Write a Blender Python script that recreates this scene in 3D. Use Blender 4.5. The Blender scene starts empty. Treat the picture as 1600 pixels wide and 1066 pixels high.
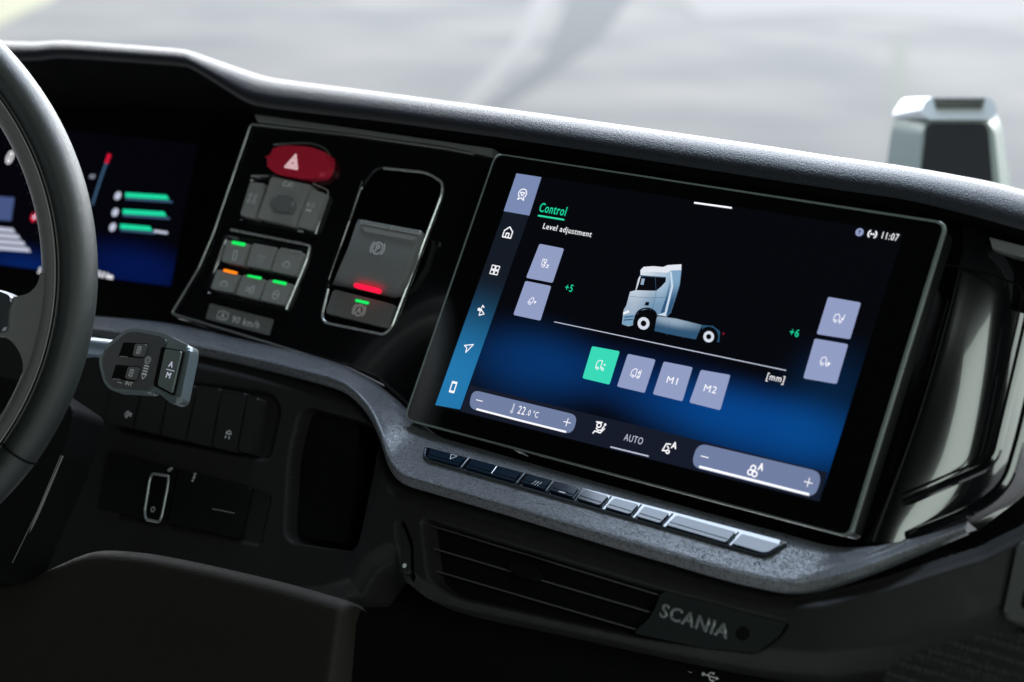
import bpy, bmesh, math, random
import numpy as np
from mathutils import Vector, Matrix
random.seed(4)
SC = bpy.context.scene
COL = SC.collection
# ------------------------------------------------------------------ camera solved from the touchscreen's four corners
FPX = 2800.0; W = 0.33; TILT = math.radians(30)
def _solve():
    src = [(-.5, .5), (.5, .5), (.5, -.5), (-.5, -.5)]
    px = [(775, 240), (1478, 348), (1327, 838), (632, 655)]
    A = []
    for (x, y), (a, b) in zip(src, px):
        X = (a-800)/FPX; Y = (533-b)/FPX
        A.append([x, y, 1, 0, 0, 0, -X*x, -X*y, -X]); A.append([0, 0, 0, x, y, 1, -Y*x, -Y*y, -Y])
    H = np.linalg.svd(np.array(A, float))[2][-1].reshape(3, 3); H = H/H[2, 2]
    g = [np.array([h[0], h[1], -h[2]]) for h in H.T]
    s = W/np.linalg.norm(g[0])
    U = g[0]/np.linalg.norm(g[0]); V = g[1]-(g[1]@U)*U; V /= np.linalg.norm(V); N = np.cross(U, V)
    R = np.array([U, V, N])
    return R, -R@(g[2]*s)
R3, CAMP = _solve()            # rows U V N in camera coords ; camera position in screen coords (u v n)
ct, st = math.cos(TILT), math.sin(TILT)
M = np.array([[1, 0, 0], [0, st, -ct], [0, ct, st]])     # columns: U V N in world
def wv(p): return Vector(M@np.array(p, float))
cam = bpy.data.objects.new('camera', bpy.data.cameras.new('camera')); COL.objects.link(cam); SC.camera = cam
CR = M@R3                                               # columns: camera right, up, back in world
cam.matrix_world = Matrix([list(CR[0])+[wv(CAMP)[0]], list(CR[1])+[wv(CAMP)[1]], list(CR[2])+[wv(CAMP)[2]], [0, 0, 0, 1]])
cam.data.sensor_width = 36; cam.data.lens = FPX/1600*36; cam.data.clip_start = .05; cam.data.clip_end = 400
cam.data.dof.use_dof = True; cam.data.dof.focus_distance = 1.185; cam.data.dof.aperture_fstop = 5.2
# ------------------------------------------------------------------ world, lamps, exposure
wd = bpy.data.worlds.new('World'); SC.world = wd; wd.use_nodes = True
wd.node_tree.nodes['Background'].inputs[0].default_value = (.75, .85, .9, 1)
wd.node_tree.nodes['Background'].inputs[1].default_value = .010
SC.view_settings.view_transform = 'Standard'; SC.view_settings.look = 'None'; SC.view_settings.exposure = 0; SC.view_settings.gamma = 1
def area(name, loc, target, sx, sy, power, color):
    l = bpy.data.lights.new(name, 'AREA'); l.shape = 'RECTANGLE'; l.size = sx; l.size_y = sy; l.energy = power; l.color = color
    o = bpy.data.objects.new(name, l); COL.objects.link(o); o.location = loc
    o.rotation_euler = (Vector(target)-Vector(loc)).to_track_quat('-Z', 'Y').to_euler(); return o
area('front_daylight', (-3.0, 9.0, 3.5), (0, 0, .2), 24, 5.6, 5000, (.95, .97, 1.0))
area('outdoor_daylight', (-8, 27, 12.5), (-8, 27, -2), 60, 36, 17500, (.94, .97, 1.0))
area('passenger_window', (1.5, .75, .12), (-.55, -.35, .08), .9, .7, 7, (.88, 1.0, .94))
area('right_window', (1.0, -.85, .62), (.2, 0, 0), .5, .7, 5.6, (.86, 1.0, .92))
area('overhead_fill', (-.28, .57, .92), (0, 0, -.1), .76, .56, 17, (.66, .80, 1.0))  # added fill lamp overhead to brighten shelf, keys and pad
# ------------------------------------------------------------------ helpers
def ray(px, py):
    d = R3@np.array([(px-800)/FPX, (533-py)/FPX, -1.0]); return d
def at(px, py, n):             # pixel -> screen coords on the plane n = const
    d = ray(px, py); t = (n-CAMP[2])/d[2]; return CAMP+d*t
def depth(p): return -(R3.T@(np.array(p)-CAMP))[2]
class Plane:
    def __init__(s, o, x, y):
        s.o = np.array(o, float); s.x = np.array(x, float); s.x /= np.linalg.norm(s.x)
        y = np.array(y, float); y = y-(y@s.x)*s.x; s.y = y/np.linalg.norm(y); s.z = np.cross(s.x, s.y)
    def loc(s, px, py):
        d = ray(px, py); t = ((s.o-CAMP)@s.z)/(d@s.z); p = CAMP+d*t-s.o; return (p@s.x, p@s.y)
    def w(s, x, y, z=0): return wv(s.o+s.x*x+s.y*y+s.z*z)
    def shift(s, z): return Plane(s.o+s.z*z, s.x, s.y)
def SP(n): return Plane((0, 0, n), (1, 0, 0), (0, 1, 0))
def CP(px, py, dep, yaw=0):     # plane facing the lens axis at a given depth
    o = CAMP+ray(px, py)*dep
    x = R3[:, 0]; y = R3[:, 1]; z = R3[:, 2]
    x = x*math.cos(yaw)-z*math.sin(yaw)
    return Plane(o, x, y)
def srgb(r, g, b):
    f = lambda c: (c/255/12.92) if c <= 10.3 else ((c/255+.055)/1.055)**2.4
    return (f(r), f(g), f(b), 1)
# ---- materials
def mat(name, col, rough=.5, metal=0, coat=0, emit=None, es=1, bump=None, bd='noise', spec=.5, vary=0, coatr=.03):
    m = bpy.data.materials.new(name); m.use_nodes = True; nt = m.node_tree; b = nt.nodes['Principled BSDF']
    if len(col) == 3: col = (*col, 1)
    b.inputs['Base Color'].default_value = col; b.inputs['Roughness'].default_value = rough; b.inputs['Metallic'].default_value = metal
    b.inputs['Coat Weight'].default_value = coat; b.inputs['Coat Roughness'].default_value = coatr
    b.inputs['Specular IOR Level'].default_value = spec
    if emit: b.inputs['Emission Color'].default_value = emit; b.inputs['Emission Strength'].default_value = es
    tc = nt.nodes.new('ShaderNodeTexCoord')
    if bump:
        sc, stn = bump
        if bd == 'noise':
            t = nt.nodes.new('ShaderNodeTexNoise'); t.inputs['Scale'].default_value = sc; t.inputs['Detail'].default_value = 3; out = t.outputs[0]
        else:
            t = nt.nodes.new('ShaderNodeTexVoronoi'); t.feature = 'DISTANCE_TO_EDGE'; t.inputs['Scale'].default_value = sc
            mr = nt.nodes.new('ShaderNodeMapRange'); mr.inputs[2].default_value = .22; nt.links.new(t.outputs[0], mr.inputs[0]); out = mr.outputs[0]
        nt.links.new(tc.outputs['Object'], t.inputs['Vector'])
        bn = nt.nodes.new('ShaderNodeBump'); bn.inputs['Strength'].default_value = stn; bn.inputs['Distance'].default_value = .0006
        nt.links.new(out, bn.inputs['Height']); nt.links.new(bn.outputs[0], b.inputs['Normal'])
    if vary:
        t = nt.nodes.new('ShaderNodeTexNoise'); t.inputs['Scale'].default_value = 60; t.inputs['Detail'].default_value = 5
        nt.links.new(tc.outputs['Object'], t.inputs['Vector'])
        mr = nt.nodes.new('ShaderNodeMapRange'); mr.inputs[1].default_value = .3; mr.inputs[2].default_value = .7
        mr.inputs[3].default_value = rough-vary; mr.inputs[4].default_value = rough+vary
        nt.links.new(t.outputs[0], mr.inputs[0]); nt.links.new(mr.outputs[0], b.inputs['Roughness'])
    return m
PAD = mat('soft_touch_grain', (.022, .024, .029), .5, bump=(800, .8))
PLA = mat('dark_moulded_plastic', (.019, .0185, .0175), .58, bump=(1500, .3), vary=.06, spec=.25)
PLK = mat('brown_grey_plastic', (.020, .017, .013), .62, bump=(900, .6), vary=.06, spec=.2)
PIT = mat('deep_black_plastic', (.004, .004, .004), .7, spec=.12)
GLO = mat('piano_black', (.004, .004, .005), .12, coat=.6)
BTN = mat('button_grey', (.36, .358, .345), .5, bump=(2500, .2))
BTD = mat('button_dark_grey', (.19, .19, .186), .5, bump=(2500, .2))
LEV = mat('lever_grey', (.27, .275, .278), .42, bump=(2500, .15))
CHR = mat('satin_chrome', (.72, .73, .73), .28, metal=.5, vary=.05)
CHD = mat('dark_satin_metal', (.34, .35, .34), .35, metal=.5, vary=.05)
PRT = mat('printed_marking', (.95, .95, .95), .6)
PRD = mat('dim_printed_marking', (.8, .8, .8), .6)
RED = mat('red_switch_plastic', (.85, .025, .07), .38, spec=.6)
LEA = mat('steering_leather', (.026, .033, .032), .42, bump=(1300, .3), bd='vor', spec=.8)
WPL = mat('wheel_grey_plastic', (.14, .14, .135), .48, bump=(1800, .2))
KEY = mat('gloss_key', (.010, .022, .040), .12, spec=.28)
def emi(name, c, s=1.0): return mat(name, (0, 0, 0, 1), .25, emit=srgb(*c), es=s, spec=.3)
E_TILE = emi('tile_slate', (146, 157, 196)); E_TILE2 = emi('tile_blue_slate', (122, 138, 178)); E_WHITE = emi('pixel_white', (245, 245, 250), 1.1)
E_GREEN = emi('pixel_green', (30, 222, 165)); E_TEAL = emi('tile_teal', (58, 218, 185)); E_SOFT = emi('pixel_soft_white', (190, 195, 215))
E_LEDG = emi('led_green', (20, 215, 90), 1.3); E_LEDR = emi('led_red', (255, 20, 60), 1.5); E_LEDO = emi('led_orange', (255, 130, 20), 1.3)
E_PILL = emi('pill_slate', (112, 126, 162)); E_RED = emi('pixel_red', (225, 25, 60)); E_BAR = emi('bar_navy', (22, 27, 42))
E_NAVY = emi('pixel_steel', (60, 90, 120))
# ---- object plumbing
def tag(o, label, cat, group=None):
    o['label'] = label; o['category'] = cat
    if group: o['group'] = group
    return o
ORG = {}
def thing(name, label, cat, loc, group=None):
    o = bpy.data.objects.new(name, None); COL.objects.link(o); o.location = loc; o.empty_display_size = .02
    ORG[o.name] = Vector(loc); return tag(o, label, cat, group)
def finish(name, me, material, parent=None, smooth=True, angle=35):
    """me holds world-space vertices"""
    if parent is not None: org = ORG[parent.name]
    else:
        c = Vector((0, 0, 0))
        for v in me.vertices: c += v.co
        org = c/max(1, len(me.vertices))
    me.transform(Matrix.Translation(-org)); me.materials.clear(); me.materials.append(material)
    if smooth:
        me.shade_smooth()
        if angle: me.set_sharp_from_angle(angle=math.radians(angle))
    o = bpy.data.objects.new(name, me); COL.objects.link(o); me.name = name
    if parent is not None: o.parent = parent
    else: o.location = org
    ORG[o.name] = org
    return o
def rnd(poly, r, k=5):
    """round polygon corners"""
    out = []; n = len(poly)
    for i in range(n):
        a, b, c = (np.array(poly[j % n][:2], float) for j in (i-1, i, i+1))
        va, vc = a-b, c-b; la, lc = np.linalg.norm(va), np.linalg.norm(vc)
        d = min(r, la*.45, lc*.45)
        p0 = b+va/la*d; p2 = b+vc/lc*d
        for j in range(k+1):
            t = j/k; out.append(tuple((1-t)**2*p0+2*t*(1-t)*b+t*t*p2))
    return out
def loc_poly(pl, pts): return [pl.loc(x, y) for x, y in pts]
def prism_local(name, pl, poly, z0, z1, m, parent=None, bev=0, seg=3):
    bm = bmesh.new()
    a = sum(poly[i][0]*poly[(i+1) % len(poly)][1]-poly[(i+1) % len(poly)][0]*poly[i][1] for i in range(len(poly)))
    if a < 0: poly = poly[::-1]
    if z1-z0 < .00015:
        bm.faces.new([bm.verts.new((x, y, z1)) for x, y in poly])
    else:
        lo = [bm.verts.new((x, y, z0)) for x, y in poly]; hi = [bm.verts.new((x, y, z1)) for x, y in poly]
        n = len(poly)
        for i in range(n): bm.faces.new((lo[i], lo[(i+1) % n], hi[(i+1) % n], hi[i]))
        top = bm.faces.new(hi); bm.faces.new(lo[::-1])
        if bev: bmesh.ops.bevel(bm, geom=list(top.edges), offset=bev, segments=seg, profile=.5, affect='EDGES')
    me = bpy.data.meshes.new(name); bm.to_mesh(me); bm.free()
    mw = Matrix([[pl_w, 0, 0, 0] for pl_w in (1, 1, 1)]+[[0, 0, 0, 1]])
    X = M@pl.x; Y = M@pl.y; Z = M@pl.z; O = M@pl.o
    mw = Matrix([[X[i], Y[i], Z[i], O[i]] for i in range(3)]+[[0, 0, 0, 1]])
    me.transform(mw)
    o = finish(name, me, m, parent, angle=60 if bev else 35)
    if bev:
        wn = o.modifiers.new('wn', 'WEIGHTED_NORMAL'); wn.keep_sharp = True; wn.weight = 90
    return o
def prism(name, pl, pts, z0, z1, m, parent=None, bev=0, r=0, seg=3):
    poly = loc_poly(pl.shift(z1), pts)
    if r: poly = rnd(poly, r)
    return prism_local(name, pl, poly, z0, z1, m, parent, bev, seg)
def catmull(P, k):
    P = [np.array(p, float) for p in P]; P = [2*P[0]-P[1]]+P+[2*P[-1]-P[-2]]; out = []
    for i in range(1, len(P)-2):
        for j in range(k):
            t = j/k; a, b, c, d = P[i-1:i+3]
            out.append(.5*((2*b)+(c-a)*t+(2*a-5*b+4*c-d)*t*t+(3*b-a-3*c+d)*t**3))
    out.append(P[-2]); return out
def tube(name, pts, r, m, parent=None, k=10, closed=False, flat=1.0, ns=8):
    """pts: world vectors"""
    pts = [Vector(p) for p in pts]
    n = len(pts); vs = []; fs = []
    up = None
    for i, p in enumerate(pts):
        a = pts[(i-1) % n] if (closed or i > 0) else p; b = pts[(i+1) % n] if (closed or i < n-1) else p
        t = (b-a).normalized()
        if up is None: up = t.orthogonal().normalized() if flat == 1 else NW
        s = t.cross(up).normalized(); u2 = s.cross(t).normalized(); 
        if flat == 1: up = u2
        for j in range(ns):
            an = 2*math.pi*j/ns; vs.append(p+s*(math.cos(an)*r)+u2*(math.sin(an)*r*flat))
    for i in range(n if closed else n-1):
        for j in range(ns):
            i2 = (i+1) % n; fs.append((i*ns+j, i*ns+(j+1) % ns, i2*ns+(j+1) % ns, i2*ns+j))
    if not closed: fs.append(tuple(range(ns))[::-1]); fs.append(tuple((n-1)*ns+j for j in range(ns)))
    me = bpy.data.meshes.new(name); me.from_pydata([tuple(v) for v in vs], [], fs); me.update()
    return finish(name, me, m, parent)
NW = wv((0, 0, 1))
def line(name, pl, pts, r, m, parent=None, z=0, rad=0, closed=False, smooth=False, flat=1.0):
    P = loc_poly(pl.shift(z), pts)
    if smooth: P = [tuple(q) for q in catmull(P, 6)]
    elif rad and len(P) > 2:
        full = rnd(P, rad)
        P = full if closed else [P[0]]+full[6:-6]+[P[-1]]
    return tube(name, [pl.w(x, y, z) for x, y in P], r, m, parent, closed=closed, flat=flat)
def loft(name, rows, m, parent=None, angle=60, flip=False):
    """rows: lists of uvn points, equal length"""
    K = len(rows[0]); vs = [tuple(wv(p)) for r in rows for p in r]; fs = []
    for i in range(len(rows)-1):
        for j in range(K-1):
            f = (i*K+j, i*K+j+1, (i+1)*K+j+1, (i+1)*K+j); fs.append(f[::-1] if flip else f)
    me = bpy.data.meshes.new(name); me.from_pydata(vs, [], fs); me.update()
    return finish(name, me, m, parent, angle=angle)
def textm(s, pl, px, py, h, m, parent, z=0, name='caption', bold=0, sx=1.0, rot=0, ext=.00004, left=False, tb=0):
    c = bpy.data.curves.new('t', 'FONT'); c.body = s; c.size = h/.72; c.align_x = 'LEFT' if left else 'CENTER'; c.align_y = 'CENTER'; c.offset = bold; c.extrude = ext; c.resolution_u = 3; c.space_character = 1.13; c.bevel_depth = tb
    o = bpy.data.objects.new('t', c); COL.objects.link(o)
    bpy.context.view_layer.update()
    me = bpy.data.meshes.new_from_object(o.evaluated_get(bpy.context.evaluated_depsgraph_get()))
    bpy.data.objects.remove(o); bpy.data.curves.remove(c)
    x, y = pl.shift(z).loc(px, py)
    for v in me.vertices:
        a, b = v.co.x*sx, v.co.y; a, b = a*math.cos(rot)-b*math.sin(rot), a*math.sin(rot)+b*math.cos(rot)
        v.co = pl.w(x+a, y+b, z+v.co.z)
    return finish(name, me, m, parent, smooth=False)
def icon(pl, px, py, s, shapes, m, parent, z=0, name='icon', th=.055):
    """shapes in unit box coords: ('p',pts) filled, ('l',pts) open stroke, ('c',x,y,r) ring, ('d',x,y,r) disc ; joined in one mesh"""
    cx, cy = pl.loc(px, py); bm = bmesh.new()
    def q(x, y): return tuple(pl.w(cx+x*s, cy+y*s, z))
    def face(pts):
        try: 
            f = bm.faces.new([bm.verts.new(q(*p)) for p in pts])
        except Exception: pass
    def seg(a, b):
        a = np.array(a, float); b = np.array(b, float); d = b-a; L = np.linalg.norm(d)
        if L < 1e-6: return
        d /= L; nn = np.array([-d[1], d[0]])*th; a = a-d*th*.6; b = b+d*th*.6
        face([a-nn, b-nn, b+nn, a+nn])
    for sh in shapes:
        k = sh[0]
        if k == 'p': face(sh[1])
        elif k == 'l':
            for a, b in zip(sh[1], sh[1][1:]): seg(a, b)
        elif k == 'c':
            P = [(sh[1]+sh[3]*math.cos(t*math.pi/8), sh[2]+sh[3]*math.sin(t*math.pi/8)) for t in range(17)]
            for a, b in zip(P, P[1:]): seg(a, b)
        elif k == 'd': face([(sh[1]+sh[3]*math.cos(t*math.pi/8), sh[2]+sh[3]*math.sin(t*math.pi/8)) for t in range(16)])
        elif k == 'a':
            x0, y0, r, a0, a1 = sh[1:]; n = 8
            P = [(x0+r*math.cos(math.radians(a0+(a1-a0)*t/n)), y0+r*math.sin(math.radians(a0+(a1-a0)*t/n))) for t in range(n+1)]
            for a, b in zip(P, P[1:]): seg(a, b)
    me = bpy.data.meshes.new(name); bm.to_mesh(me); bm.free()
    return finish(name, me, m, parent, smooth=False)
def C(x, y, r): return ('c', x, y, r)
# numpy signed distance (negative inside)
def sdf(X, Y, poly):
    P = np.array(poly, float); d = np.full(X.shape, 1e9); inside = np.zeros(X.shape, bool); n = len(P)
    for i in range(n):
        a = P[i]; b = P[(i+1) % n]; e = b-a; L = e@e
        if L < 1e-14: continue
        t = np.clip(((X-a[0])*e[0]+(Y-a[1])*e[1])/L, 0, 1)
        d = np.minimum(d, np.hypot(X-a[0]-t*e[0], Y-a[1]-t*e[1]))
        cnd = (a[1] > Y) != (b[1] > Y)
        with np.errstate(divide='ignore', invalid='ignore'):
            xi = (b[0]-a[0])*(Y-a[1])/(b[1]-a[1] if b[1] != a[1] else 1e-12)+a[0]
        inside ^= cnd & (X < xi)
    return np.where(inside, -d, d)
def ss(x): x = np.clip(x, 0, 1); return x*x*(3-2*x)
def field(name, pl, outline, cell, fn, m, parent, margin=.004):
    P = np.array(outline); x0, y0 = P.min(0)-margin; x1, y1 = P.max(0)+margin
    nx = int((x1-x0)/cell)+2; ny = int((y1-y0)/cell)+2
    X, Y = np.meshgrid(x0+np.arange(nx)*cell, y0+np.arange(ny)*cell)
    D = sdf(X, Y, outline); Z = fn(X, Y, D)
    pts = (pl.o[:, None]+pl.x[:, None]*X.ravel()+pl.y[:, None]*Y.ravel()+pl.z[:, None]*Z.ravel()); pts = (M@pts).T
    ok = (D < margin)
    idx = np.arange(nx*ny).reshape(ny, nx)
    q = np.stack([idx[:-1, :-1], idx[:-1, 1:], idx[1:, 1:], idx[1:, :-1]], -1)
    k = ok[:-1, :-1] & ok[:-1, 1:] & ok[1:, 1:] & ok[1:, :-1]; q = q[k]
    used = np.unique(q); mp = np.full(nx*ny, -1); mp[used] = np.arange(len(used))
    me = bpy.data.meshes.new(name); me.from_pydata(pts[used].tolist(), [], mp[q].tolist()); me.update()
    return finish(name, me, m, parent, angle=None)
# ================================================================== SETTING
ZG = -2.35
def gp(px, py, z=0.0):
    d = M@ray(px, py); o = M@CAMP; t = (ZG+z-o[2])/d[2]; p = o+d*t; return (p[0], p[1])
me = bpy.data.meshes.new('ground'); me.from_pydata([(-200, -30, ZG), (200, -30, ZG), (200, 300, ZG), (-200, 300, ZG)], [], [(0, 1, 2, 3)])
gm = mat('pale_asphalt', (.40, .42, .44), .8)
nt = gm.node_tree; tc = nt.nodes.new('ShaderNodeTexCoord'); nz = nt.nodes.new('ShaderNodeTexNoise'); nz.inputs['Scale'].default_value = .55; nz.inputs['Detail'].default_value = 4
cr = nt.nodes.new('ShaderNodeValToRGB'); cr.color_ramp.elements[0].position = .3; cr.color_ramp.elements[0].color = (.31, .33, .35, 1); cr.color_ramp.elements[1].position = .7; cr.color_ramp.elements[1].color = (.45, .455, .46, 1)
nt.links.new(tc.outputs['Object'], nz.inputs['Vector']); nt.links.new(nz.outputs[0], cr.inputs[0]); nt.links.new(cr.outputs[0], nt.nodes['Principled BSDF'].inputs['Base Color'])
g = finish('ground', me, gm); g['kind'] = 'structure'
def ground_patch(name, pts, m, z):
    P = [gp(x, y, z) for x, y in pts]
    me = bpy.data.meshes.new(name); me.from_pydata([(x, y, ZG+z) for x, y in P], [], [tuple(range(len(P)))]); me.update()
    o = finish(name, me, m, smooth=False); o['kind'] = 'structure'; return o
# ================================================================== DASHBOARD
dash = thing('dashboard', 'dark grained truck dashboard with pale pebbled trim shelf and soft top', 'dashboard', wv((-.1, -.2, -.03)))
# ---- top pad and instrument hood (one soft moulding)
sil = [(-80, 66), (17, 71), (73, 74), (96, 70), (200, 78), (290, 85), (303, 87), (345, 101), (400, 119), (430, 128), (600, 150), (800, 177), (1000, 205), (1200, 234), (1300, 250), (1400, 264), (1457, 273), (1545, 289), (1600, 303), (1700, 330)]
low = [(-80, 88), (20, 88), (67, 87), (87, 82), (195, 89), (288, 96), (298, 99), (340, 125), (385, 154), (415, 161), (600, 182), (800, 209), (1000, 240), (1200, 271), (1300, 286), (1400, 300), (1450, 310), (1540, 333), (1600, 350), (1700, 380)]
s3 = [at(x, y, -.05) for x, y in sil]; l3 = [at(x, y, -.012) for x, y in low]
sdn = []; ldn = []
for a, b in ((s3, sdn), (l3, ldn)):
    for i in range(len(a)-1):
        kk = 8 if i > 8 else 4
        for j in range(kk): b.append(a[i]+(a[i+1]-a[i])*j/kk)
    b.append(a[-1])
def smooth_row(r, it=3):
    r = [np.array(p) for p in r]
    for _ in range(it): r = [r[0]]+[(r[i-1]+2*r[i]+r[i+1])/4 for i in range(1, len(r)-1)]+[r[-1]]
    return r
sdn = smooth_row(sdn); ldn = smooth_row(ldn)
ud = [.09 if i < 33 else (.09-.068*min(1, (i-33)/6)) for i in range(len(ldn))]
ud = [max(d, .031) for d in ud]
loft('pad_underside', [[p+np.array([0, -.010 if d > .05 else -.045, -d-.001]) for p, d in zip(ldn, ud)], [p+np.array([0, -.004, -d]) for p, d in zip(ldn, ud)], [p+np.array([0, -.0045, -.018]) for p in ldn], [p+np.array([0, -.003, -.006]) for p in ldn], [p+np.array([0, -.0004, -.001]) for p in ldn]], mat('underside_shade', (.003, .003, .003), .9, spec=.05), dash, angle=None)  # near-black colour stands in for the shade under the pad
rows = [[p+np.array([0, -.003, -.003]) for p in ldn]]
for t in (0, .15, .3, .45, .6, .75, .9, 1):
    a = t*math.pi/2
    rows.append([l+np.array([0, (s-l)[1]*math.sin(a), (s-l)[2]*(1-math.cos(a))])+np.array([(s-l)[0]*t, 0, 0]) for s, l in zip(sdn, ldn)])
for dv, dn in ((.002, -.03), (.006, -.08), (.01, -.2), (.012, -.45)): rows.append([p+np.array([0, dv, dn]) for p in sdn])
loft('top_pad', rows, PAD, dash, angle=None)
# ---- dark backing behind panels and the screen
PB = SP(-.13)
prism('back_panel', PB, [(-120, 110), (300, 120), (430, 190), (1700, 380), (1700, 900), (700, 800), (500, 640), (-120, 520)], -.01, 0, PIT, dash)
# ---- shelf plane from three points
pA, pB, pC = at(700, 700, .0), at(1230, 848, .0), at(900, 815, .021)
xx = pB-pA; yy = pA-pC
PK = Plane(pA, xx, yy)
if PK.z[2] < 0: PK.z = -PK.z
def onK(x, y):
    a, b = PK.loc(x, y); return PK.o+PK.x*a+PK.y*b
inner = [(60, 486, -.034), (145, 494, -.034), (268, 505, -.034), (370, 528, -.034), (460, 548, -.033), (530, 568, -.031), (572, 590, -.028), (600, 612, -.022), (618, 632, -.014), (640, 652, 'k'), (680, 680, 'k'), (740, 698, 'k'), (850, 730, 'k'), (1000, 772, 'k'), (1100, 800, 'k'), (1180, 822, 'k'), (1240, 838, 'k'), (1290, 852, 'k'), (1330, 856, 'k'), (1380, 852, .004), (1440, 838, -.012), (1512, 815, -.03)]
crease = [(60, 500, -.012), (145, 512, -.012), (268, 532, -.01), (370, 553, -.008), (460, 574, -.004), (520, 590, .0), (549, 604, .004), (572, 628, .005), (588, 655, .009), (599, 685, .013), (610, 716, .0165), (630, 739, 'k'), (680, 755, 'k'), (790, 787, 'k'), (940, 832, 'k'), (1040, 861, 'k'), (1130, 887, 'k'), (1190, 901, 'k'), (1235, 908, 'k'), (1285, 903, 'k'), (1370, 877, .014), (1510, 821, -.02)]
def tri(l): return [onK(x, y) if n == 'k' else at(x, y, n) for x, y, n in l]
ri = smooth_row(catmull(tri(inner), 8), 8); rc = smooth_row(catmull(tri(crease), 8), 3)
bandh = [.0055]*10+[.006]*12
rb = []
for i, p in enumerate(rc):
    h = .0068 if i < 8*19 else .0068-(i-152)/16*.003
    rb.append(p+np.array([0, -h, -.0032]))
rows = [[p+np.array([0, -.001, -.02]) for p in ri], ri]
for t in (.25, .5, .75, .9): rows.append([a+(b-a)*t+np.array([0, .0006*math.sin(math.pi*t), 0]) for a, b in zip(ri, rc)])
rows.append([c+(a-c)/max(1e-6, np.linalg.norm(a-c))*.0018+np.array([0, .0003, 0]) for a, c in zip(ri, rc)])
rows.append([c+np.array([0, -.0003, .0003]) for c in rc])
rows.append([c+np.array([0, -.0016, .0006]) for c in rc])
rows.append([b+np.array([0, .0010, .0012]) for b in rb]); rows.append([b for b in rb]); rows.append([b+np.array([0, .0003, -.006]) for b in rb])
SHF = mat('pebbled_trim', (.10, .105, .115), .29, bump=(1000, .4), spec=.8, bd='vor')
nt = SHF.node_tree; b = nt.nodes['Principled BSDF']; vo = [n for n in nt.nodes if n.type == 'TEX_VORONOI'][0]; mr = [n for n in nt.nodes if n.type == 'MAP_RANGE'][0]
mr.inputs[2].default_value = .14
nt.nodes['Bump'].inputs['Distance'].default_value = .0012
ns_ = nt.nodes.new('ShaderNodeTexNoise'); ns_.inputs['Scale'].default_value = 700; tcn = nt.nodes['Texture Coordinate']
nt.links.new(tcn.outputs['Object'], ns_.inputs['Vector'])
cr = nt.nodes.new('ShaderNodeValToRGB'); cr.color_ramp.elements[0].position = .36; cr.color_ramp.elements[0].color = (.035, .037, .042, 1); cr.color_ramp.elements[1].position = .46; cr.color_ramp.elements[1].color = (.155, .162, .178, 1)
nt.links.new(ns_.outputs[0], cr.inputs[0]); nt.links.new(cr.outputs[0], b.inputs['Base Color'])
loft('trim_shelf', rows, SHF, dash, angle=None)
# ---- lower moulding : a height field with pocket, key bank, vent recess
PL = SP(.017)
top_edge = [(40, 500), (145, 514), (268, 536), (370, 557), (460, 580), (518, 597), (545, 612), (567, 638), (580, 668), (591, 700), (602, 728), (625, 752), (680, 770), (790, 800), (940, 846), (1040, 876), (1130, 902), (1190, 915), (1235, 921), (1285, 917), (1370, 893), (1510, 838), (1560, 808), (1660, 735)]
bot_edge = [(1660, 890), (1600, 925), (1560, 965), (1480, 1005), (1390, 1035), (1280, 1050), (1180, 1042), (1100, 1028), (1000, 1008), (850, 975), (700, 944), (650, 930), (618, 905), (602, 872), (570, 890), (545, 925), (400, 935), (250, 905), (130, 890), (0, 930), (-60, 930), (-60, 490)]
OUT = loc_poly(PL, top_edge+bot_edge)
POCK = rnd(loc_poly(PL, [(440, 618), (545, 645), (568, 672), (548, 858), (412, 838), (420, 700)]), .012)
BANK = rnd(loc_poly(PL, [(170, 570), (395, 600), (412, 625), (392, 712), (150, 665)]), .008)
LOWP = rnd(loc_poly(PL, [(163, 700), (396, 760), (378, 846), (148, 800)]), .004)
VENT = rnd(loc_poly(PL, [(655, 806), (1045, 922), (1236, 972), (1222, 995), (1185, 1022), (1100, 1012), (985, 994), (700, 932), (668, 912)]), .008)
SLOT = rnd(loc_poly(PL, [(616, 812), (630, 812), (646, 850), (647, 902), (634, 906), (620, 885)]), .004)
def fn_low(X, Y, D):
    Z = -.012*ss(1-(-D)/.012)                    # rounded border
    Z = Z-.05*np.clip(D/.004, 0, 1)
    for P, dep, wd in ((POCK, .045, .006), (BANK, .006, .003), (LOWP, .0025, .002), (VENT, .018, .004), (SLOT, .009, .002)):
        d = sdf(X, Y, P); Z = Z-dep*ss(-d/wd)
    xr = PL.loc(1300, 900)[0]; Z = Z-.9*np.clip(X-xr, 0, 1)**1.5
    xm = PL.loc(590, 700)[0]; Z = Z-.022*ss((xm-X)/.05+.5)
    return Z
field('lower_moulding', PL, OUT, .0012, fn_low, PLA, dash)
prism('vent_shade', SP(.0015), [(650, 800), (1045, 918), (1240, 970), (1190, 1028), (985, 1000), (690, 938), (655, 912)], -.001, 0, PIT, dash)  # flat black sheet, paints the shade inside the vent recess
prism('pocket_shade', SP(-.018), [(436, 622), (545, 645), (560, 672), (545, 850), (412, 832), (420, 700)], -.001, 0, PIT, dash)  # black sheet inside the pocket, its shade put in as colour
prism('footwell_panel', SP(-.03), [(300, 860), (1700, 860), (1700, 1300), (300, 1300)], -.01, 0, PIT, dash)
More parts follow.
